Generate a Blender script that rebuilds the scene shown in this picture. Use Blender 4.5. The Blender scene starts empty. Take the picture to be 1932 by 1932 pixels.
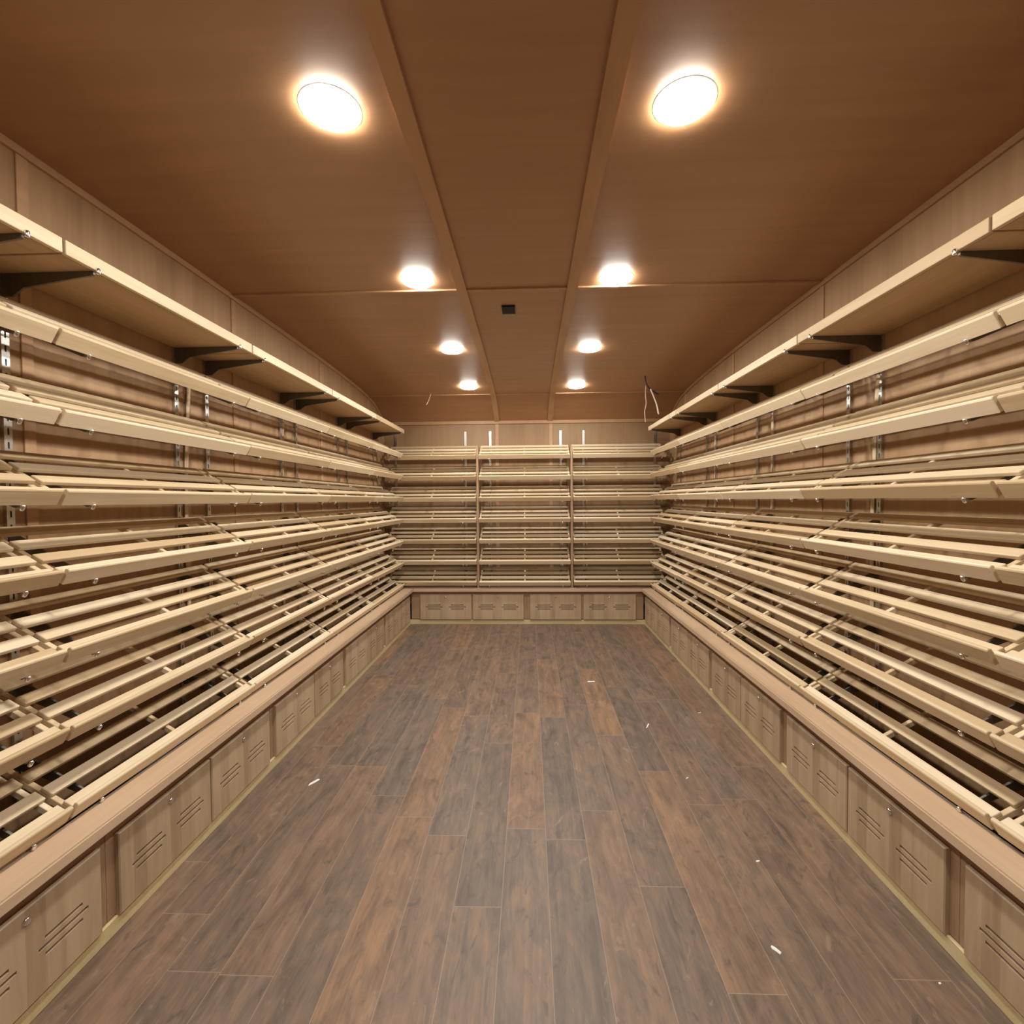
import bpy, bmesh, math, random
from mathutils import Vector, Matrix
R = math.radians
C = bpy.context.scene.collection
random.seed(4)

# ------------------------------------------------------------------ layout
S = 1.09                      # one shelving bay
XW, YB, YN = 1.86, 6.30, -1.3 # side walls, back wall, wall behind the viewpoint
H = 1.5651                    # eye height
TILT = R(30)

# ------------------------------------------------------------------ materials
def nmat(name):
    m = bpy.data.materials.new(name); m.use_nodes = True
    nt = m.node_tree; nt.nodes.clear()
    out = nt.nodes.new('ShaderNodeOutputMaterial')
    b = nt.nodes.new('ShaderNodeBsdfPrincipled')
    nt.links.new(b.outputs[0], out.inputs[0])
    return m, nt, b
def node(nt, t, **kw):
    n = nt.nodes.new(t)
    for k, v in kw.items():
        if isinstance(k, str) and hasattr(n, k) and k != 'inputs': setattr(n, k, v)
    return n
def val(nt, op, a, b=None, c=None):
    n = nt.nodes.new('ShaderNodeMath'); n.operation = op
    for i, x in enumerate((a, b, c)):
        if x is None: continue
        if isinstance(x, (int, float)): n.inputs[i].default_value = x
        else: nt.links.new(x, n.inputs[i])
    return n.outputs[0]
def ramp(nt, fac, stops, interp='LINEAR'):
    r = nt.nodes.new('ShaderNodeValToRGB'); e = r.color_ramp.elements
    r.color_ramp.interpolation = interp
    while len(e) < len(stops): e.new(0.5)
    for el, (p, c) in zip(e, stops): el.position = p; el.color = (*c, 1)
    nt.links.new(fac, r.inputs[0]); return r.outputs[0]
def mixc(nt, fac, a, b, mode='MIX'):
    m = nt.nodes.new('ShaderNodeMix'); m.data_type = 'RGBA'; m.blend_type = mode
    for sock, x in ((m.inputs[0], fac), (m.inputs[6], a), (m.inputs[7], b)):
        if isinstance(x, (int, float)): sock.default_value = x
        elif isinstance(x, tuple): sock.default_value = (*x, 1)
        else: nt.links.new(x, sock)
    return m.outputs[2]

def wood(name, cols, grain=(1, 1, 1), rough=0.5, var=0.5, bands=None, bump=0.05, spec=0.4, blotch=1.5):
    """cols: three colours; grain: noise scale per axis; bands: (axis, width) of veneer strips."""
    m, nt, b = nmat(name)
    tc = nt.nodes.new('ShaderNodeTexCoord'); oi = nt.nodes.new('ShaderNodeObjectInfo')
    off = nt.nodes.new('ShaderNodeVectorMath'); off.operation = 'SCALE'
    one = nt.nodes.new('ShaderNodeCombineXYZ')
    for i in range(3): nt.links.new(oi.outputs['Random'], one.inputs[i])
    nt.links.new(one.outputs[0], off.inputs[0]); off.inputs['Scale'].default_value = 37.0
    add = nt.nodes.new('ShaderNodeVectorMath'); add.operation = 'ADD'
    nt.links.new(tc.outputs['Object'], add.inputs[0]); nt.links.new(off.outputs[0], add.inputs[1])
    mp = nt.nodes.new('ShaderNodeMapping'); mp.inputs['Scale'].default_value = grain
    nt.links.new(add.outputs[0], mp.inputs[0])
    n1 = nt.nodes.new('ShaderNodeTexNoise'); n1.inputs['Scale'].default_value = 1.0
    n1.inputs['Detail'].default_value = 6; n1.inputs['Roughness'].default_value = 0.6; n1.inputs['Distortion'].default_value = 0.6
    nt.links.new(mp.outputs[0], n1.inputs['Vector'])
    n2 = nt.nodes.new('ShaderNodeTexNoise'); n2.inputs['Scale'].default_value = blotch; n2.inputs['Detail'].default_value = 2
    nt.links.new(add.outputs[0], n2.inputs['Vector'])
    f = val(nt, 'ADD', val(nt, 'MULTIPLY', n1.outputs[0], 0.6), val(nt, 'MULTIPLY', n2.outputs[0], 0.4))
    f = val(nt, 'ADD', f, val(nt, 'MULTIPLY', val(nt, 'SUBTRACT', oi.outputs['Random'], 0.5), var))
    if bands:
        sx = nt.nodes.new('ShaderNodeSeparateXYZ'); nt.links.new(tc.outputs['Object'], sx.inputs[0])
        t = val(nt, 'FLOOR', val(nt, 'DIVIDE', sx.outputs[bands[0]], bands[1]))
        wn = nt.nodes.new('ShaderNodeTexWhiteNoise'); wn.noise_dimensions = '1D'; nt.links.new(t, wn.inputs['W'])
        f = val(nt, 'ADD', f, val(nt, 'MULTIPLY', val(nt, 'SUBTRACT', wn.outputs[0], 0.5), bands[2]))
    col = ramp(nt, f, [(0.25, cols[0]), (0.5, cols[1]), (0.78, cols[2])])
    nt.links.new(col, b.inputs['Base Color'])
    b.inputs['Roughness'].default_value = rough
    b.inputs['Specular IOR Level'].default_value = spec
    if bump:
        bp = nt.nodes.new('ShaderNodeBump'); bp.inputs['Strength'].default_value = bump; bp.inputs['Distance'].default_value = 0.002
        nt.links.new(n1.outputs[0], bp.inputs['Height']); nt.links.new(bp.outputs[0], b.inputs['Normal'])
    return m

def plain(name, col, rough=0.5, metal=0.0, emit=None, strength=0.0):
    m, nt, b = nmat(name)
    tc = nt.nodes.new('ShaderNodeTexCoord'); n = nt.nodes.new('ShaderNodeTexNoise'); n.inputs['Scale'].default_value = 60
    nt.links.new(tc.outputs['Object'], n.inputs['Vector'])
    c = ramp(nt, n.outputs[0], [(0.3, tuple(x * 0.9 for x in col)), (0.7, tuple(min(1, x * 1.08) for x in col))])
    nt.links.new(c, b.inputs['Base Color'])
    b.inputs['Roughness'].default_value = rough; b.inputs['Metallic'].default_value = metal
    if emit:
        b.inputs['Emission Color'].default_value = (*emit, 1); b.inputs['Emission Strength'].default_value = strength
    return m

def floor_mat():
    m, nt, b = nmat('plank floor')
    W, L = 0.184, 1.25
    tc = nt.nodes.new('ShaderNodeTexCoord'); sx = nt.nodes.new('ShaderNodeSeparateXYZ')
    nt.links.new(tc.outputs['Object'], sx.inputs[0]); X, Y = sx.outputs[0], sx.outputs[1]
    u = val(nt, 'DIVIDE', val(nt, 'SUBTRACT', X, 0.109), W)
    ci = val(nt, 'FLOOR', u); fu = val(nt, 'FRACT', u)
    w1 = nt.nodes.new('ShaderNodeTexWhiteNoise'); w1.noise_dimensions = '1D'; nt.links.new(ci, w1.inputs['W'])
    v = val(nt, 'ADD', val(nt, 'DIVIDE', Y, L), val(nt, 'MULTIPLY', w1.outputs[0], 7.3))
    ri = val(nt, 'FLOOR', v); fv = val(nt, 'FRACT', v)
    cid = nt.nodes.new('ShaderNodeCombineXYZ'); nt.links.new(ci, cid.inputs[0]); nt.links.new(ri, cid.inputs[1])
    w2 = nt.nodes.new('ShaderNodeTexWhiteNoise'); w2.noise_dimensions = '2D'; nt.links.new(cid.outputs[0], w2.inputs['Vector'])
    pid = w2.outputs[0]
    # per plank shifted coordinates
    pc = nt.nodes.new('ShaderNodeCombineXYZ')
    nt.links.new(val(nt, 'ADD', X, val(nt, 'MULTIPLY', pid, 31.0)), pc.inputs[0])
    nt.links.new(Y, pc.inputs[1]); nt.links.new(val(nt, 'MULTIPLY', pid, 17.0), pc.inputs[2])
    def noise(scale3, detail, dist=0.0, rough=0.6):
        mp = nt.nodes.new('ShaderNodeMapping'); mp.inputs['Scale'].default_value = scale3
        nt.links.new(pc.outputs[0], mp.inputs[0])
        n = nt.nodes.new('ShaderNodeTexNoise'); n.inputs['Scale'].default_value = 1; n.inputs['Detail'].default_value = detail
        n.inputs['Distortion'].default_value = dist; n.inputs['Roughness'].default_value = rough
        nt.links.new(mp.outputs[0], n.inputs['Vector']); return n.outputs[0]
    streak = noise((24, 1.5, 1), 5, 0.9); blot = noise((8, 3.2, 1), 5, 1.6, 0.65); fine = noise((120, 9, 1), 4, 0.3); knot = noise((12, 5.0, 1), 4, 2.4)
    base = ramp(nt, pid, FLOOR_COLS, 'LINEAR')
    t = val(nt, 'ADD', val(nt, 'MULTIPLY', streak, 0.42), val(nt, 'MULTIPLY', blot, 0.58))
    dark = ramp(nt, t, [(0.36, (0.63, 0.63, 0.63)), (0.5, (0.98, 0.97, 0.96)), (0.64, (1.38, 1.26, 1.12))])
    col = mixc(nt, 1.0, base, dark, 'MULTIPLY')
    fn = ramp(nt, fine, [(0.3, (0.88, 0.88, 0.88)), (0.7, (1.10, 1.10, 1.10))])
    col = mixc(nt, 1.0, col, fn, 'MULTIPLY')
    k = ramp(nt, knot, [(0.58, (0, 0, 0)), (0.70, (1, 1, 1))])
    col = mixc(nt, val(nt, 'MULTIPLY', k, 0.55), col, (0.055, 0.045, 0.04))
    k2 = ramp(nt, knot, [(0.30, (1, 1, 1)), (0.37, (0, 0, 0))])
    col = mixc(nt, val(nt, 'MULTIPLY', k2, 0.35), col, (0.33, 0.24, 0.16))
    seam = val(nt, 'MAXIMUM', val(nt, 'LESS_THAN', fu, 0.013), val(nt, 'LESS_THAN', fv, 0.0024))
    col = mixc(nt, val(nt, 'MULTIPLY', seam, 0.6), col, (0.34, 0.25, 0.18))
    nt.links.new(col, b.inputs['Base Color'])
    rg = val(nt, 'ADD', 0.40, val(nt, 'MULTIPLY', blot, 0.22)); nt.links.new(rg, b.inputs['Roughness'])
    b.inputs['Specular IOR Level'].default_value = 0.45
    bp = nt.nodes.new('ShaderNodeBump'); bp.inputs['Strength'].default_value = 0.12; bp.inputs['Distance'].default_value = 0.002
    nt.links.new(fine, bp.inputs['Height']); nt.links.new(bp.outputs[0], b.inputs['Normal'])
    return m
FLOOR_COLS = [(0.0, (0.136, 0.100, 0.077)), (0.25, (0.176, 0.118, 0.082)), (0.45, (0.152, 0.107, 0.080)),
              (0.65, (0.211, 0.129, 0.079)), (0.85, (0.145, 0.111, 0.090)), (1.0, (0.196, 0.124, 0.082))]

M = {}
M['floor'] = floor_mat()
M['ceiling'] = wood('cedar ceiling ply', [(0.275, 0.136, 0.060), (0.338, 0.174, 0.081), (0.395, 0.212, 0.106)], (1.2, 14, 14), 0.48, 0.25, bump=0.02, spec=0.5, blotch=0.7)
M['ceiling'].node_tree.nodes['Principled BSDF'].inputs['Coat Weight'].default_value = 0.4
M['ceiling'].node_tree.nodes['Principled BSDF'].inputs['Coat Roughness'].default_value = 0.5
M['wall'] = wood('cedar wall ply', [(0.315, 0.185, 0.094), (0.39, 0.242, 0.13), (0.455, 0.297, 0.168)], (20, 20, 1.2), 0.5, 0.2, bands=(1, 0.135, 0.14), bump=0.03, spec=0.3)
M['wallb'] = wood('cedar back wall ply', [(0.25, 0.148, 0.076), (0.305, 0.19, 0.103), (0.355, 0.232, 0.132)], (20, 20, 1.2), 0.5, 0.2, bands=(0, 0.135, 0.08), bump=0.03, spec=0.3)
M['ply'] = wood('brown shelf ply', [(0.36, 0.22, 0.115), (0.44, 0.285, 0.155), (0.52, 0.35, 0.20)], (1.5, 18, 18), 0.5, 0.15, bump=0.02)
M['trim'] = wood('cedar trim', [(0.36, 0.205, 0.108), (0.44, 0.265, 0.145), (0.52, 0.325, 0.185)], (12, 1.5, 12), 0.5, 0.2, bump=0.02, spec=0.3)
M['tray'] = wood('pale cedar', [(0.51, 0.37, 0.215), (0.64, 0.502, 0.325), (0.735, 0.61, 0.435)], (2.0, 45, 45), 0.5, 0.55, bump=0.04, spec=0.3)
M['door'] = wood('walnut laminate', [(0.32, 0.222, 0.135), (0.43, 0.312, 0.20), (0.52, 0.39, 0.26)], (24, 24, 2.0), 0.42, 0.16, bands=(0, 0.062, 0.24), bump=0.03, spec=0.4)
M['carcass'] = wood('cabinet wood', [(0.27, 0.165, 0.095), (0.34, 0.215, 0.128), (0.40, 0.26, 0.16)], (20, 20, 2.0), 0.5, 0.1, bump=0.02)
M['top'] = wood('ledge wood', [(0.45, 0.31, 0.20), (0.54, 0.385, 0.26), (0.61, 0.45, 0.315)], (1.6, 30, 30), 0.42, 0.1, bump=0.03)
M['top_long'] = wood('ledge wood long', [(0.45, 0.31, 0.20), (0.54, 0.385, 0.26), (0.61, 0.45, 0.315)], (30, 1.6, 30), 0.42, 0.1, bump=0.03)
M['kick'] = wood('pale kick board', [(0.50, 0.40, 0.20), (0.60, 0.49, 0.27), (0.68, 0.57, 0.34)], (2, 30, 30), 0.55, 0.1, bump=0.02)
M['zinc'] = plain('zinc steel', (0.60, 0.60, 0.58), 0.30, 1.0)
M['bracket'] = plain('bracket steel', (0.16, 0.145, 0.12), 0.45, 0.8)
M['chrome'] = plain('chrome', (0.80, 0.80, 0.78), 0.16, 1.0)
M['dark'] = plain('dark trough', (0.035, 0.025, 0.02), 0.7)
M['black'] = plain('black plastic', (0.012, 0.012, 0.013), 0.5)
M['black'].node_tree.nodes['Principled BSDF'].inputs['Specular IOR Level'].default_value = 0.08
M['cable'] = plain('black cable', (0.02, 0.018, 0.02), 0.45)
M['violet'] = plain('dark violet cable', (0.028, 0.012, 0.035), 0.5)
M['white'] = plain('white sheath', (0.80, 0.74, 0.66), 0.5)
M['grey'] = plain('grey metal', (0.30, 0.28, 0.25), 0.5, 0.3)
M['copper'] = plain('thin wire', (0.62, 0.46, 0.36), 0.45)
M['pipe'] = plain('grey brown pipe', (0.30, 0.25, 0.20), 0.5)
M['scrap'] = plain('pale scrap', (0.75, 0.76, 0.74), 0.6)
M['ring'] = plain('white ring', (0.82, 0.81, 0.78), 0.5)
M['rim'] = plain('lamp lens rim', (0.9, 0.9, 0.88), 0.5, 0.0, (1.0, 0.965, 0.885), 40.0)
M['lens'] = plain('lamp lens', (0.9, 0.9, 0.88), 0.5, 0.0, (1.0, 0.965, 0.885), 68.0)

# ------------------------------------------------------------------ mesh helpers
def add_box(bm, x0, x1, y0, y1, z0, z1, mtx=None, bev=0.0, seg=1):
    ret = bmesh.ops.create_cube(bm, size=1.0)
    vs = ret['verts']
    for v in vs:
        v.co = Vector(((x0 + x1) / 2 + v.co.x * (x1 - x0), (y0 + y1) / 2 + v.co.y * (y1 - y0), (z0 + z1) / 2 + v.co.z * (z1 - z0)))
    if bev:
        es = {e for v in vs for e in v.link_edges}
        r = bmesh.ops.bevel(bm, geom=list(es), offset=bev, segments=seg, profile=0.5, affect='EDGES')
        vs = list({v for f in r['faces'] for v in f.verts} | {v for v in vs if v.is_valid})
    if mtx is not None:
        for v in vs: v.co = mtx @ v.co
    return vs
def add_prism(bm, prof, a0, a1, axis):
    """extrude a closed 2-D profile along an axis (x: prof=(y,z); y: prof=(x,z); z: prof=(x,y))"""
    def P(p, a): return {'x': (a, p[0], p[1]), 'y': (p[0], a, p[1]), 'z': (p[0], p[1], a)}[axis]
    A = [bm.verts.new(P(p, a0)) for p in prof]; B = [bm.verts.new(P(p, a1)) for p in prof]
    n = len(prof)
    for i in range(n): bm.faces.new((A[i], A[(i + 1) % n], B[(i + 1) % n], B[i]))
    bm.faces.new(A[::-1]); bm.faces.new(B)
    return A + B
def add_lathe(bm, prof, seg=32, origin=(0, 0, 0), axis='z'):
    """revolve (r, h) pairs"""
    def P(r, a, h):
        x, y = r * math.cos(a), r * math.sin(a)
        p = {'z': (x, y, h), 'y': (x, h, y)}[axis]
        return (p[0] + origin[0], p[1] + origin[1], p[2] + origin[2])
    rings = []
    for r, h in prof:
        if r < 1e-6: rings.append([bm.verts.new(P(0, 0, h))])
        else: rings.append([bm.verts.new(P(r, 2 * math.pi * i / seg, h)) for i in range(seg)])
    for a, b in zip(rings, rings[1:]):
        for i in range(seg):
            j = (i + 1) % seg
            q = [a[i % len(a)], a[j % len(a)], b[j % len(b)], b[i % len(b)]]
            q = list(dict.fromkeys(q))
            if len(q) > 2: bm.faces.new(q)
def add_tube(bm, pts, rad, seg=8, flat=1.0, wide=None):
    pts = [Vector(p) for p in pts]; rings = []
    for i, p in enumerate(pts):
        t = (pts[min(i + 1, len(pts) - 1)] - pts[max(i - 1, 0)]).normalized()
        ref = Vector(wide) if wide else (Vector((0, 0, 1)) if abs(t.z) < 0.9 else Vector((1, 0, 0)))
        a = (ref - t * ref.dot(t)).normalized(); b = t.cross(a)
        rings.append([bm.verts.new(p + a * rad * math.cos(2 * math.pi * k / seg) + b * rad * flat * math.sin(2 * math.pi * k / seg)) for k in range(seg)])
    for A, B in zip(rings, rings[1:]):
        for k in range(seg): bm.faces.new((A[k], A[(k + 1) % seg], B[(k + 1) % seg], B[k]))
    bm.faces.new(rings[0][::-1]); bm.faces.new(rings[-1])
def smooth(pts, n=6):
    """Catmull-Rom through points"""
    P = [Vector(p) for p in pts]; P = [2 * P[0] - P[1]] + P + [2 * P[-1] - P[-2]]; out = []
    for i in range(1, len(P) - 2):
        for k in range(n):
            t = k / n; a, b, c, d = P[i - 1:i + 3]
            out.append(0.5 * (2 * b + (c - a) * t + (2 * a - 5 * b + 4 * c - d) * t * t + (3 * b - a - 3 * c + d) * t ** 3))
    out.append(P[-2]); return out
def mesh(name, bm, mat, shade=False):
    bmesh.ops.recalc_face_normals(bm, faces=bm.faces[:])
    me = bpy.data.meshes.new(name); bm.to_mesh(me); bm.free(); me.materials.append(M[mat])
    if shade:
        for p in me.polygons: p.use_smooth = True
    return me
def obj(name, me, parent=None, loc=(0, 0, 0)):
    o = bpy.data.objects.new(name, me); C.objects.link(o); o.location = loc
    if parent: o.parent = parent
    return o
def tag(o, label, cat, group=None):
    o['label'] = label; o['category'] = cat
    if group: o['group'] = group
    return o
def thing(name, label, cat, loc=(0, 0, 0), rz=0.0, group=None):
    o = bpy.data.objects.new(name, None); C.objects.link(o); o.location = loc; o.rotation_euler = (0, 0, rz)
    o.empty_display_size = 0.1
    return tag(o, label, cat, group)
def kids(o): return [c for c in o.children]
def dup(root, loc, rz, label, group):
    r = root.copy(); C.objects.link(r); r.location = loc; r.rotation_euler = (0, 0, rz); tag(r, label, r['category'], group)
    for ch in kids(root):
        c = ch.copy(); C.objects.link(c); c.parent = r
        for g in kids(ch):
            d = g.copy(); C.objects.link(d); d.parent = c
    return r
def struct(name, me, loc=(0, 0, 0)):
    o = obj(name, me, None, loc); o['kind'] = 'structure'; return o

# ------------------------------------------------------------------ room shell
CP = [(-1.4, 2.90), (0.5, 2.90), (2.2, 2.90), (3.1, 2.897), (4.365, 2.878), (5.1, 2.85), (5.69, 2.805), (6.02, 2.725), (6.30, 2.59), (6.42, 2.52)]
def cz(y):
    for (a, za), (b, zb) in zip(CEIL, CEIL[1:]):
        if a <= y <= b: return za + (zb - za) * (y - a) / (b - a)
    return CEIL[-1][1]
CEIL = [(p.x, p.y) for p in smooth([(a, b, 0) for a, b in CP], 5)]
def cpath(y0, y1):
    ys = [y0] + [a for a, _ in CEIL if y0 + 0.01 < a < y1 - 0.01] + [y1]
    return [(y, cz(y)) for y in ys]

bm = bmesh.new(); add_box(bm, -XW - 0.1, XW + 0.1, YN - 0.1, YB + 0.1, -0.08, 0.0); struct('floor', mesh('floor', bm, 'floor'))
bm = bmesh.new(); prof = cpath(YN - 0.05, YB + 0.08)
add_prism(bm, prof + [(y, z + 0.06) for y, z in prof[::-1]], -XW - 0.08, XW + 0.08, 'x'); struct('ceiling', mesh('ceiling', bm, 'ceiling'))
for s, nm in ((-1, 'left'), (1, 'right')):
    bm = bmesh.new(); pr = cpath(YN - 0.05, YB + 0.05)
    poly = [(pr[0][0], 0.0)] + [(pr[-1][0], 0.0)] + [(y, z + 0.02) for y, z in pr[::-1]]
    add_prism(bm, poly, s * XW, s * (XW + 0.06), 'x'); struct('wall_' + nm, mesh('wall_' + nm, bm, 'wall'))
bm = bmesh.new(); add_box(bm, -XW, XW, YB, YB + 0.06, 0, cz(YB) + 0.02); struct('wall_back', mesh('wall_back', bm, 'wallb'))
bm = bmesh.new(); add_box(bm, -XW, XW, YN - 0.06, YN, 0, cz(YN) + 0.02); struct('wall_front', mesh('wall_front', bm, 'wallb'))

tn = [0]
def trim(bm):
    tn[0] += 1; return struct('trim_%d' % tn[0], mesh('trim', bm, 'trim'))
# two long flat battens following the ceiling
for x, w in ((-0.372, 0.062), (0.322, 0.066)):
    bm = bmesh.new(); p = cpath(YN, YB - 0.012)
    add_prism(bm, [(y, z + 0.004) for y, z in p] + [(y, z - 0.014) for y, z in p[::-1]], x - w / 2, x + w / 2, 'x'); trim(bm)
# thin cross battens
for y in (0.48, 3.065, 5.66):
    for a, b in ((-XW + 0.02, -0.404), (-0.340, 0.288), (0.356, XW - 0.02)):
        bm = bmesh.new(); add_box(bm, a, b, y - 0.014, y + 0.014, cz(y) - 0.010, cz(y) + 0.008, bev=0.002); trim(bm)
# crown strips
for s in (-1, 1):
    bm = bmesh.new(); p = cpath(YN, YB - 0.02)
    add_prism(bm, [(y, z + 0.004) for y, z in p] + [(y, z - 0.030) for y, z in p[::-1]], s * XW, s * (XW - 0.014), 'x'); trim(bm)
bm = bmesh.new(); add_box(bm, -XW + 0.016, XW - 0.016, YB - 0.018, YB, cz(YB) - 0.032, cz(YB) + 0.01, bev=0.002); trim(bm)
# wall battens
for s in (-1, 1):
    for y in (0.47, 1.775, 3.07, 4.365, 5.67):
        bm = bmesh.new(); add_box(bm, s * XW - 0.006, s * XW + 0.006, y - 0.022, y + 0.022, 0.42, cz(y) - 0.03, bev=0.0015); trim(bm)
for x in (-0.372, 0.330):
    bm = bmesh.new(); add_box(bm, x - 0.023, x + 0.023, YB - 0.007, YB + 0.006, 0.42, cz(YB) - 0.032, bev=0.0015); trim(bm)
# kick boards
for s, nm in ((-1, 'left'), (1, 'right')):
    bm = bmesh.new(); add_box(bm, s * 1.477 - 0.008, s * 1.477 + 0.008, YN, 6.035, 0, 0.058, bev=0.002); struct('baseboard_' + nm, mesh('baseboard', bm, 'kick'))
bm = bmesh.new(); add_box(bm, -1.469, 1.469, 6.022, 6.038, 0, 0.062, bev=0.002); struct('baseboard_back', mesh('baseboard', bm, 'kick'))

# ------------------------------------------------------------------ ceiling lights
ORD = ['in the pair by the back wall', 'third from the camera', 'second from the camera', 'nearest the camera', 'behind the viewpoint']
LY = [(0.35, 0.35), (1.648, 1.675), (2.922, 2.955), (4.21, 4.235), (5.37, 5.395)]
bm = bmesh.new(); add_lathe(bm, [(0.104, 0.004), (0.104, -0.0006), (0.101, -0.0022), (0.089, -0.0026), (0.0868, -0.002), (0.0868, 0.004)], 48); ringm = mesh('ring', bm, 'ring')
bm = bmesh.new(); add_lathe(bm, [(0.0862, -0.0125), (0.06, -0.0142), (0.03, -0.0147), (0.0, -0.0148)], 48); lensm = mesh('lens', bm, 'lens', True)
bm = bmesh.new(); add_lathe(bm, [(0.0893, 0.0015), (0.0893, -0.0112), (0.0882, -0.0124), (0.0863, -0.0126)], 48); rimm = mesh('lens_rim', bm, 'rim')
for i, (yl, yr) in enumerate(LY):
    for s, x, y in (('left', -0.622, yl), ('right', 0.575, yr)):
        t = thing('ceiling_light', 'lit round ceiling light %s of the two beams, %s' % (s, ORD[4 - i]), 'ceiling light', (x, y, cz(y)), 0, 'round ceiling lights')
        sl = (cz(y + 0.05) - cz(y - 0.05)) / 0.1; t.rotation_euler = (math.atan(sl), 0, 0)
        obj('trim_ring', ringm, t); obj('lens', lensm, t); obj('lens_rim', rimm, t)

# small black box on the ceiling
y = 3.40
t = thing('ceiling_box', 'small black rectangular box on the ceiling between the two beams', 'ceiling box', (-0.091, y, cz(y)))
bm = bmesh.new(); add_box(bm, -0.046, 0.046, -0.085, 0.040, -0.010, 0.004, bev=0.003); obj('housing', mesh('housing', bm, 'black'), t)
bm = bmesh.new(); add_box(bm, -0.047, 0.047, 0.041, 0.078, -0.013, 0.004, bev=0.003); obj('end_plate', mesh('end_plate', bm, 'grey'), t)['label'] = 'grey end plate'

# ------------------------------------------------------------------ slatted trays
ROT = Matrix(((1, 0, 0, 0), (0, math.cos(TILT), -math.sin(TILT), 0), (0, math.sin(TILT), math.cos(TILT), 0), (0, 0, 0, 1)))
def tray_meshes(L):
    r = {}
    bm = bmesh.new(); h = L / 2
    prof = [(0.0, -0.038), (0.0, 0.013), (0.0025, 0.0175), (0.0085, 0.020), (0.0145, 0.0175), (0.0172, 0.013), (0.0172, -0.038)]
    vs = add_prism(bm, prof, -h, h, 'x')
    es = [e for e in bm.edges if len({v.co.x for v in e.verts}) == 1]
    bmesh.ops.bevel(bm, geom=es, offset=0.002, segments=1, affect='EDGES')
    for v in bm.verts: v.co = ROT @ v.co
    r['front_lip'] = mesh('front_lip', bm, 'tray')
    for i, u in enumerate((0.0176, 0.099, 0.190, 0.281)):
        bm = bmesh.new(); w = 0.0375 if i == 0 else 0.046
        add_box(bm, -h + 0.003, h - 0.003, u, u + w, -0.016, 0.0, ROT, 0.0035, 2); r['slat%d' % i] = mesh('slat', bm, 'tray')
    for i, x in enumerate((-h + 0.013, 0.0, h - 0.013)):
        bm = bmesh.new(); add_box(bm, x - 0.0095, x + 0.0095, 0.0178, 0.326, -0.037, -0.0163, ROT, 0.0015); r['rail%d' % i] = mesh('rail', bm, 'tray')
    return r
def tray(L, label, loc, rz, group):
    r = tray_meshes(L); t = thing('slatted_tray', label, 'shelf tray', loc, rz, group)
    obj('front_lip', r['front_lip'], t)
    for i in range(4): obj('slat', r['slat%d' % i], t)
    obj('end_rail', r['rail0'], t); obj('cross_rail', r['rail1'], t); obj('end_rail', r['rail2'], t)
    return t
ROWN = ['top row', 'second row down', 'third row down', 'middle row', 'fifth row down', 'second row up', 'bottom row']
BAYN = {-1: 'bay nearest the camera', 0: 'second bay from the camera', 1: 'middle bay', 2: 'bay before the last', 3: 'last bay by the back wall'}
D1 = {-1: 1.567, 1: 1.585}
def jit(a): return random.uniform(-a, a)
first = None
for s, nm in ((-1, 'left'), (1, 'right')):
    for j in range(7):
        z = 2.149 - 0.2696 * j - 0.0173
        for k in range(-1, 4):
            yc = D1[s] + (k + 0.5) * S + jit(0.003); x = s * (1.522 + jit(0.0025))
            if k == 3: yc -= 0.004
            lab = 'sloping slatted wood tray, %s wall, %s, %s' % (nm, ROWN[j], BAYN[k])
            g = 'slatted trays on the %s wall' % nm; loc = (x, yc, z + jit(0.0015)); rz = R(90) if s < 0 else R(-90)
            if first is None: first = tray(1.077, lab, loc, rz, g)
            else: dup(first, loc, rz, lab, g)
firstb = None
for j in range(7):
    z = 2.128 - 0.263 * j - 0.0173
    for x, nm in ((-1.188, 'left bay'), (-0.017, 'centre bay'), (1.155, 'right bay')):
        lab = 'sloping slatted wood tray, back wall, %s, %s' % (ROWN[j], nm)
        loc = (x + jit(0.002), 5.952 + jit(0.003), z + jit(0.0015)); g = 'slatted trays on the back wall'
        if firstb is None: firstb = tray(1.136, lab, loc, 0, g)
        else: dup(firstb, loc, 0, lab, g)

# ------------------------------------------------------------------ upright standards with their brackets (local: x lateral, y into wall, z up)
def bracket_mesh(y_wall, flat):
    """arm from the wall (local y=y_wall) to the tray front (y=0); flat arm for the top shelf"""
    bm = bmesh.new()
    if flat: pts = [(0.006, -0.001), (y_wall, -0.001), (y_wall, -0.085), (y_wall - 0.035, -0.083), (y_wall - 0.08, -0.052), (0.012, -0.016), (0.006, -0.012)]
    else:
        L = y_wall / math.cos(TILT)
        def q(u, n): return (u * math.cos(TILT) - n * math.sin(TILT), u * math.sin(TILT) + n * math.cos(TILT))
        yw = lambda n: (y_wall + n * math.sin(TILT)) / math.cos(TILT)
        pts = [q(0.004, -0.0392), q(yw(-0.0392), -0.0392), q(yw(-0.105), -0.105), q(yw(-0.105) - 0.05, -0.085), q(0.012, -0.052), q(0.004, -0.049)]
    add_prism(bm, pts, -0.004, 0.004, 'x')
    return mesh('bracket', bm, 'bracket')
def tip_mesh(flat):
    bm = bmesh.new()
    if flat: add_lathe(bm, [(0, -0.012), (0.006, -0.012), (0.0075, -0.008), (0.0075, 0.006), (0.005, 0.010), (0, 0.011)], 12, (0, -0.0078, 0))
    else:
        add_lathe(bm, [(0, -0.052), (0.0055, -0.050), (0.0066, -0.047), (0.0066, -0.034), (0.0045, -0.031), (0, -0.029)], 12, (0, -0.0082, 0))
        for v in bm.verts: v.co = ROT @ v.co
    return mesh('tip', bm, 'chrome', True)
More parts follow.
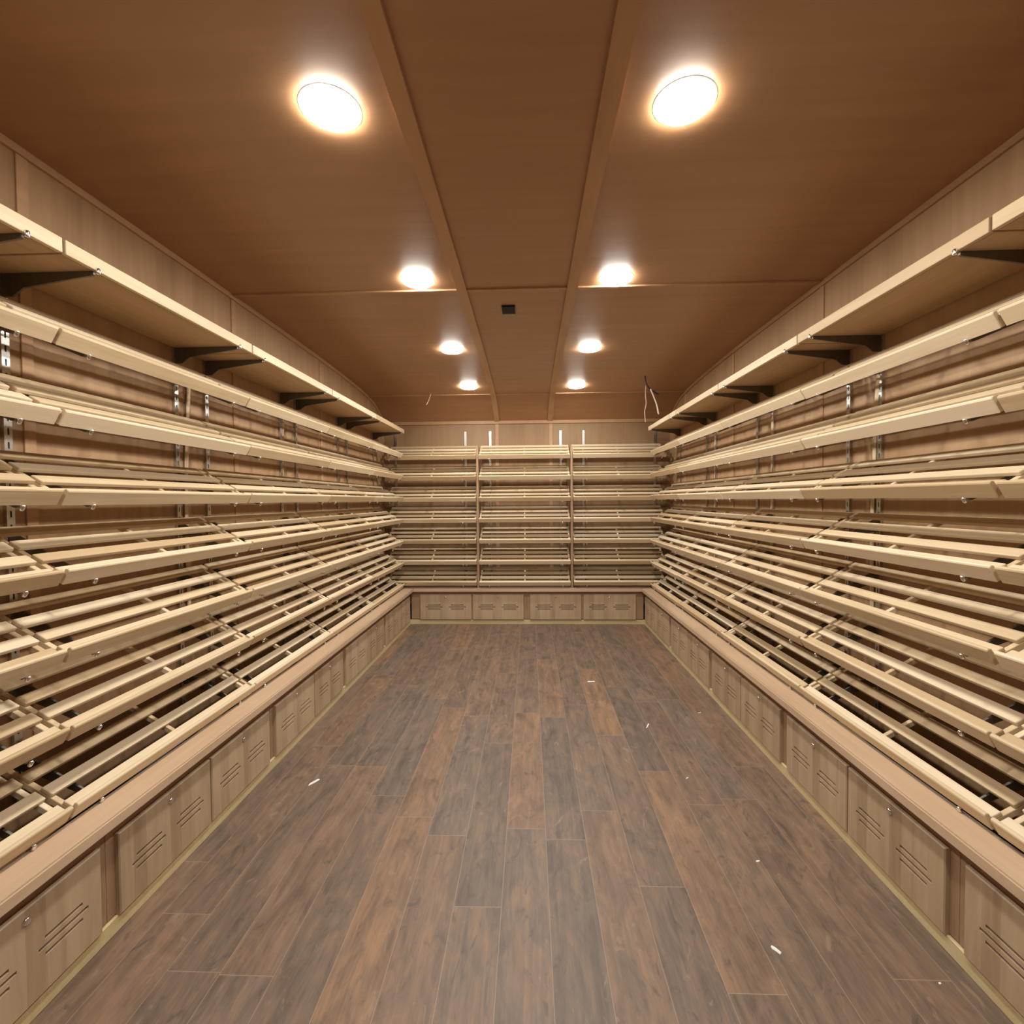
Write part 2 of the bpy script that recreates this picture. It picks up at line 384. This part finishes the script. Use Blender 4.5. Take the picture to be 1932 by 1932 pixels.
def upright_mesh(z0, z1, yw):
    bm = bmesh.new(); d = 0.014
    for a, b in ((-0.014, -0.011), (0.011, 0.014)): add_box(bm, a, b, yw, yw + d, z0, z1)
    z = z0; n = 0
    add_box(bm, -0.0109, -0.003, yw, yw + 0.003, z0, z1); add_box(bm, 0.003, 0.0109, yw, yw + 0.003, z0, z1)
    while z < z1 - 0.01:
        add_box(bm, -0.0029, 0.0029, yw, yw + 0.003, z, min(z + 0.026, z1)); z += 0.05
    add_box(bm, -0.0109, 0.0109, yw + d - 0.002, yw + d, z0, z1)
    return mesh('upright', bm, 'zinc')
TIPF, TIPS = tip_mesh(True), tip_mesh(False)
def standard(label, loc, rz, group, rows, shelf_z, z0, z1, yw_tray, yw_up, ytray, yshelf=None):
    t = thing('shelf_standard', label, 'shelf standard', loc, rz, group)
    obj('upright', upright_mesh(z0, z1, yw_up), t)
    bmesh_t = bracket_mesh(yw_up - ytray, False)
    for z in rows:
        b = obj('bracket', bmesh_t, t, (0, ytray, z)); obj('bracket_tip', TIPS, b)['label'] = 'chrome tip'
    if shelf_z:
        b = obj('bracket', bracket_mesh(yw_up - yshelf, True), t, (0, yshelf, shelf_z)); obj('bracket_tip', TIPF, b)['label'] = 'chrome tip'
    return t
JN = ['beside the viewpoint', 'nearest tray joint', 'second tray joint', 'third tray joint', 'fourth tray joint', 'back corner']
for s, nm in ((-1, 'left'), (1, 'right')):
    src = None; rows = [2.149 - 0.2696 * j - 0.0173 for j in range(7)]
    for k in range(0, 6):
        for side in (-1, 1):
            if k == 5 and side > 0 or k == 0 and side < 0: continue
            y = D1[s] + (k - 1) * S + side * 0.122
            if k == 5: y = D1[s] + 4 * S - 0.135
            if k == 0: continue
            where = 'just before the ' if side < 0 else 'just past the '
            lab = 'slotted metal standard with brackets, %s wall, %s%s' % (nm, where if k not in (0, 5) else 'in the ', JN[k])
            loc = (s * 1.522, y, 0.0); rz = R(90) if s < 0 else R(-90)
            g = 'metal shelf standards'
            if src is None: src = standard(lab, loc, rz, g, rows, 2.395, 0.44, 2.42, 0, XW - 1.522 - 0.0142, 0.0, -0.028 + 0.006)
            else: dup(src, loc, rz, lab, g)
src = None
for x, lab in ((-1.705, 'in the far left corner'), (-0.786, 'on the left of the left divider'), (-0.460, 'on the right of the left divider'),
               (0.454, 'on the left of the right divider'), (0.750, 'on the right of the right divider'), (1.665, 'in the far right corner')):
    lab = 'slotted metal standard with brackets on the back wall, ' + lab; g = 'metal shelf standards'
    if src is None: src = standard(lab, (x, 5.952, 0), 0, g, [2.128 - 0.263 * j - 0.0173 for j in range(7)], None, 0.44, 2.462, 0, YB - 5.952 - 0.0142, 0.0)
    else: dup(src, (x, 5.952, 0), 0, lab, g)

# ------------------------------------------------------------------ flat top shelves
def top_shelf(label, loc, rz):
    t = thing('top_shelf', label, 'shelf', loc, rz, 'flat top shelves'); h = 0.5395
    bm = bmesh.new(); add_box(bm, -h, h, 0.0186, 0.362, 0.0, 0.046, bev=0.002); obj('board', mesh('board', bm, 'ply'), t)
    bm = bmesh.new(); add_box(bm, -h, h, 0.0, 0.0182, 0.0, 0.049, bev=0.003, seg=2); obj('front_edge', mesh('front_edge', bm, 'tray'), t)
    return t
src = None
for s, nm in ((-1, 'left'), (1, 'right')):
    for k in range(-1, 4):
        lab = 'flat top shelf below the ceiling, %s wall, %s' % (nm, BAYN[k])
        loc = (s * 1.494, D1[s] + (k + 0.5) * S - (0.004 if k == 3 else 0), 2.3955); rz = R(90) if s < 0 else R(-90)
        if src is None: src = top_shelf(lab, loc, rz)
        else: dup(src, loc, rz, lab, 'flat top shelves')

# ------------------------------------------------------------------ back wall dividers
for x, nm in ((-0.603, 'left'), (0.570, 'right')):
    bm = bmesh.new(); add_box(bm, x - 0.013, x + 0.013, 5.998, YB - 0.002, 0.466, 2.235, bev=0.002)
    tag(obj('shelf_divider', mesh('shelf_divider', bm, 'carcass')), 'upright wood divider between tray bays on the back wall, %s one' % nm, 'divider', 'back wall dividers')

# ------------------------------------------------------------------ base cabinets
def door_mesh(W, Hh):
    """x 0..W, y 0 front (into cabinet +), z 0..H with six routed vent slots"""
    bm = bmesh.new(); T = 0.019; c = 0.004
    cx = (0.275 * W, 0.73 * W); sl, ll = 0.125 * W, 0.165 * W; zs = [Hh - 0.135, Hh - 0.161, Hh - 0.187]
    slots = []
    for x in cx:
        for z, hw in zip(zs, (sl, ll, sl)): slots.append((x - hw, x + hw, z - 0.0052, z + 0.0052))
    xs = sorted({c, W - c} | {a for q in slots for a in q[:2]}); zz = sorted({c, Hh - c} | {a for q in slots for a in q[2:]})
    V = {}
    def v(x, y, z):
        k = (round(x, 5), round(y, 5), round(z, 5))
        if k not in V: V[k] = bm.verts.new(k)
        return V[k]
    for x0, x1 in zip(xs, xs[1:]):
        for z0, z1 in zip(zz, zz[1:]):
            xm, zm = (x0 + x1) / 2, (z0 + z1) / 2
            if any(a < xm < b and p < zm < q for a, b, p, q in slots): continue
            bm.faces.new((v(x0, 0, z0), v(x1, 0, z0), v(x1, 0, z1), v(x0, 0, z1)))
            bm.faces.new((v(x0, T, z0), v(x1, T, z0), v(x1, T, z1), v(x0, T, z1)))
    D = T
    for a, b, p, q in slots:
        xi = [x for x in xs if a - 1e-6 <= x <= b + 1e-6]
        for x0, x1 in zip(xi, xi[1:]):
            bm.faces.new((v(x0, 0, p), v(x1, 0, p), v(x1, D, p), v(x0, D, p)))
            bm.faces.new((v(x0, 0, q), v(x1, 0, q), v(x1, D, q), v(x0, D, q)))
        for x in (a, b): bm.faces.new((v(x, 0, p), v(x, D, p), v(x, D, q), v(x, 0, q)))
    # rim: chamfer, sides, back
    lo, hi = [(x, c) for x in xs], [(x, Hh - c) for x in xs]
    le, ri = [(c, z) for z in zz], [(W - c, z) for z in zz]
    def out(p): return (0 if abs(p[0] - c) < 1e-6 else W if abs(p[0] - W + c) < 1e-6 else p[0], 0 if abs(p[1] - c) < 1e-6 else Hh if abs(p[1] - Hh + c) < 1e-6 else p[1])
    for line in (lo, hi, le, ri):
        for p, q in zip(line, line[1:]):
            P, Q = out(p), out(q)
            bm.faces.new((v(p[0], 0, p[1]), v(q[0], 0, q[1]), v(Q[0], c, Q[1]), v(P[0], c, P[1])))
            bm.faces.new((v(P[0], c, P[1]), v(Q[0], c, Q[1]), v(Q[0], T, Q[1]), v(P[0], T, P[1])))
            bm.faces.new((v(P[0], T, P[1]), v(Q[0], T, Q[1]), v(q[0], T, q[1]), v(p[0], T, p[1])))
    return mesh('door', bm, 'door')
bm = bmesh.new(); add_lathe(bm, [(0.0, -0.009), (0.006, -0.0085), (0.010, -0.006), (0.0122, -0.002), (0.0125, -0.0002)], 20, axis='y'); LOCK = mesh('lock', bm, 'chrome', True)
DM = {}
def cabinet(label, loc, rz, group, w, doors, z0, z1, pl, pr, zt=0.419):
    t = thing('base_cabinet', label, 'cabinet', loc, rz, group)
    bm = bmesh.new(); zk = z0 + 0.004
    ed = [pl] + [e for d in doors for e in d] + [pr]                          # face frame: rails and stiles around the door openings
    add_box(bm, pl, pr, 0.0195, 0.037, z1 - 0.028, zt, bev=0.001); add_box(bm, pl, pr, 0.0195, 0.037, zk, z0 + 0.03, bev=0.001)
    for a, b in zip(ed[0::2], ed[1::2]):
        add_box(bm, a if a == pl else a - 0.024, b if b == pr else b + 0.024, 0.0195, 0.037, z0 + 0.0302, z1 - 0.0282)
    for x in (pl, pr - 0.016): add_box(bm, x, x + 0.016, 0.0372, 0.295, zk, 0.33)
    add_box(bm, pl + 0.0162, pr - 0.0162, 0.0372, 0.295, zk, zk + 0.016)
    obj('carcass', mesh('carcass', bm, 'carcass'), t)
    for x0, x1 in doors:
        k = (round(x1 - x0, 3), round(z1 - z0, 3))
        if k not in DM: DM[k] = door_mesh(*k)
        d = obj('door', DM[k], t, (x0, 0, z0))
        obj('lock', LOCK, d, (k[0] / 2, 0, k[1] - 0.036))['label'] = 'round chrome lock'
    return t
CN = {-1: 'nearest the camera', 0: 'second from the camera', 1: 'middle one of five', 2: 'second from the back wall', 3: 'by the back wall'}
for s, nm in ((-1, 'left'), (1, 'right')):
    for k in range(-1, 4):
        ya = 1.672 + 1.0905 * k; ye = ya + 1.017
        lab = 'low wood cabinet with vented doors along the %s side, %s' % (nm, CN[k])
        y0, y1 = ya - 0.036, ye + (0.036 if k < 3 else 0.03)
        if s < 0: cabinet(lab, (-1.4585, y0, 0), R(90), 'base cabinets', y1 - y0, [(ya - y0, ya - y0 + 0.503), (ya - y0 + 0.514, ya - y0 + 1.017)], 0.059, 0.361, 0.00005, y1 - y0 - 0.00005)
        else:
            o = y1 - ye
            cabinet(lab, (1.4585, y1, 0), R(-90), 'base cabinets', y1 - y0, [(o, o + 0.503), (o + 0.514, o + 1.017)], 0.059, 0.361, 0.00005, y1 - y0 - 0.00005)
for x0, dr, pl, pr, nm in ((-1.343, [(0, 0.647), (0.667, 1.307)], -0.112, 1.346, 'left half'), (0.043, [(0, 0.640), (0.669, 1.316)], -0.0385, 1.411, 'right half')):
    cabinet('low wood cabinet with vented doors below the back wall trays, ' + nm, (x0, 6.0, 0), 0, 'base cabinets', 1.4, dr, 0.066, 0.386, pl, pr)

# ledges over the cabinets (open trough behind)
def ledge(poly, label, mat='top'):
    bm = bmesh.new(); add_prism(bm, poly, 0.4195, 0.465, 'z')
    bmesh.ops.bevel(bm, geom=[e for e in bm.edges if abs(e.verts[0].co.z - e.verts[1].co.z) < 1e-6], offset=0.006, segments=2, affect='EDGES')
    tag(obj('ledge', mesh('ledge', bm, mat)), label, 'ledge', 'cabinet ledges')
LW = 0.135
for s, nm in ((-1, 'left'), (1, 'right')):
    x0, x1 = s * 1.42, s * (1.42 + LW)
    ledge([(x0, -0.3), (x0, 5.962), (x1, 5.962 + LW), (x1, -0.3)], 'long brown wood ledge over the %s side cabinets' % nm, 'top_long')
ledge([(-1.4185, 5.964), (1.4185, 5.964), (1.4185 + LW, 5.964 + LW), (-1.4185 - LW, 5.964 + LW)], 'short brown wood ledge over the back wall cabinets')
# pipes and cables in the troughs
for s, nm in ((-1, 'left'), (1, 'right')):
    bm = bmesh.new(); add_tube(bm, [(s * 1.63, y, 0.385) for y in (0.3, 2.0, 4.0, 6.05)], 0.021, 14)
    tag(obj('pipe', mesh('pipe', bm, 'pipe', True)), 'grey brown pipe running under the bottom trays of the %s wall' % nm, 'pipe', 'trough pipes')
    bm = bmesh.new(); add_tube(bm, smooth([(s * (1.70 + 0.035 * math.sin(i * 1.9)), 0.5 + 0.3 * i, 0.36 + 0.03 * math.sin(i * 1.3)) for i in range(19)], 5), 0.008, 8)
    tag(obj('cable', mesh('cable', bm, 'cable', True)), 'black cable looping under the bottom trays of the %s wall' % nm, 'cable', 'trough cables')

# ------------------------------------------------------------------ pale strips hanging at the bay joints behind the trays
for s, y, z1, lean, lab in ((-1, 2.60, 2.30, 0.05, 'left wall, second tray joint'), (-1, 3.64, 2.27, 0.03, 'left wall, third tray joint'),
                            (1, 2.60, 2.32, -0.06, 'right wall, second tray joint'), (1, 3.66, 2.27, -0.02, 'right wall, third tray joint'), (1, 4.76, 2.27, -0.02, 'right wall, fourth tray joint')):
    xw = s * (XW - 0.0085)
    pts = [(xw, y + lean * 0.9, z1), (xw - s * 0.004, y + lean * 0.45, z1 - 0.2), (xw, y + lean * 0.1, z1 - 0.5), (xw, y - lean * 0.12, z1 - 0.9), (xw, y, z1 - 1.4)]
    bm = bmesh.new(); add_tube(bm, smooth(pts, 6), 0.0055, 8, 2.7, wide=(1, 0, 0))
    tag(obj('hanging_strip', mesh('hanging_strip', bm, 'tray', True)), 'pale narrow strip hanging down the ' + lab, 'strip', 'pale hanging strips')

# ------------------------------------------------------------------ loose wires at the ceiling
yy = 5.12; zc = cz(yy)
t = thing('ceiling_cable', 'dark and white cable hanging from the ceiling near the right wall', 'cable', (1.262, yy, zc))
bm = bmesh.new(); add_tube(bm, smooth([(0, 0, 0.004), (0.008, 0, -0.055), (0.028, 0, -0.105), (0.058, 0, -0.14), (0.10, 0, -0.165), (0.14, 0, -0.19)], 6), 0.0075, 8); obj('dark_cable', mesh('dark_cable', bm, 'violet', True), t)
bm = bmesh.new(); add_tube(bm, smooth([(0.055, -0.012, -0.135), (0.085, -0.014, -0.21), (0.118, -0.014, -0.30), (0.138, -0.014, -0.40)], 6), 0.0075, 8); obj('white_cable', mesh('white_cable', bm, 'white', True), t)['label'] = 'white sheathed end'
bm = bmesh.new(); add_tube(bm, smooth([(0.012, 0.012, -0.09), (0.008, 0.012, -0.19), (0.016, 0.012, -0.28), (0.0, 0.012, -0.36), (0.004, 0.012, -0.43), (0.008, 0.012, -0.475)], 6), 0.0042, 6); obj('thin_wire', mesh('thin_wire', bm, 'copper', True), t)['label'] = 'thin pale wire'
yy = 5.60; zc = cz(yy)
pts = [(-1.09, yy, zc + 0.004), (-1.108, yy, zc - 0.05), (-1.128, yy, zc - 0.10), (-1.15, yy, zc - 0.135)]
bm = bmesh.new(); add_tube(bm, smooth(pts, 5), 0.0045, 6)
tag(obj('thin_wire', mesh('thin_wire', bm, 'copper', True)), 'short thin wire hanging from the ceiling near the left wall', 'wire')

# ------------------------------------------------------------------ scraps on the floor
SC = [(0.563, 4.124, 0.075, 0.018, 5, 'pale sliver on the floor toward the back, right of centre'),
      (0.851, 3.322, 0.075, 0.010, 65, 'white sliver lying on the floor right of centre, midway back'),
      (0.889, 1.66, 0.036, 0.016, -55, 'white scrap on the floor at the front right'),
      (-1.168, 2.606, 0.07, 0.018, 60, 'pale flake on the floor near the left cabinets'),
      (1.019, 2.075, 0.018, 0.010, 10, 'tiny white chip on the floor at a board end, right side'),
      (1.353, 1.559, 0.010, 0.008, 0, 'white crumb on the floor by the front right cabinet'),
      (1.277, 3.529, 0.022, 0.008, 15, 'small white shred on the floor by the right cabinets'),
      (0.919, 2.695, 0.024, 0.007, 40, 'thin white shred on the floor between the sliver and the chip')]
for x, y, l, w, a, lab in SC:
    bm = bmesh.new(); n = 9; top = []; bot = []
    for i in range(n):
        t0 = 2 * math.pi * i / n; rr = 1 + random.uniform(-0.22, 0.22)
        px, py = l / 2 * math.cos(t0) * rr, w / 2 * math.sin(t0) * rr
        bot.append(bm.verts.new((px, py, 0.0))); top.append(bm.verts.new((px * 0.9, py * 0.9, 0.0018 + 0.001 * math.sin(3 * t0))))
    for i in range(n): bm.faces.new((bot[i], bot[(i + 1) % n], top[(i + 1) % n], top[i]))
    bm.faces.new(top); bm.faces.new(bot[::-1])
    o = obj('floor_scrap', mesh('floor_scrap', bm, 'scrap'), None, (x, y, 0.0002)); o.rotation_euler = (0, 0, R(a)); tag(o, lab, 'scrap', 'scraps on the floor')

# ------------------------------------------------------------------ camera
cam = bpy.data.cameras.new('camera'); co = bpy.data.objects.new('camera', cam); C.objects.link(co)
cam.sensor_fit = 'HORIZONTAL'; cam.sensor_width = 36; cam.lens = 36 * 908.46 / 1932; cam.clip_start = 0.02
yaw, pit, rol = -0.0363, 0.0247, -0.0077
f = Vector((math.sin(yaw) * math.cos(pit), math.cos(yaw) * math.cos(pit), -math.sin(pit)))
r = Vector((math.cos(yaw), -math.sin(yaw), 0)); u = r.cross(f)
r2 = r * math.cos(rol) + u * math.sin(rol); u2 = u * math.cos(rol) - r * math.sin(rol)
co.matrix_world = Matrix(((r2.x, u2.x, -f.x, 0.0446), (r2.y, u2.y, -f.y, 0.0), (r2.z, u2.z, -f.z, H), (0, 0, 0, 1)))
bpy.context.scene.camera = co

# ------------------------------------------------------------------ world and view
w = bpy.data.worlds.new('world'); w.use_nodes = True; bpy.context.scene.world = w
w.node_tree.nodes['Background'].inputs[0].default_value = (0.02, 0.018, 0.015, 1); w.node_tree.nodes['Background'].inputs[1].default_value = 0.2
vs = bpy.context.scene.view_settings
vs.view_transform = 'Standard'; vs.look = 'None'; vs.gamma = 1.0; vs.use_curve_mapping = False; vs.exposure = 1.80
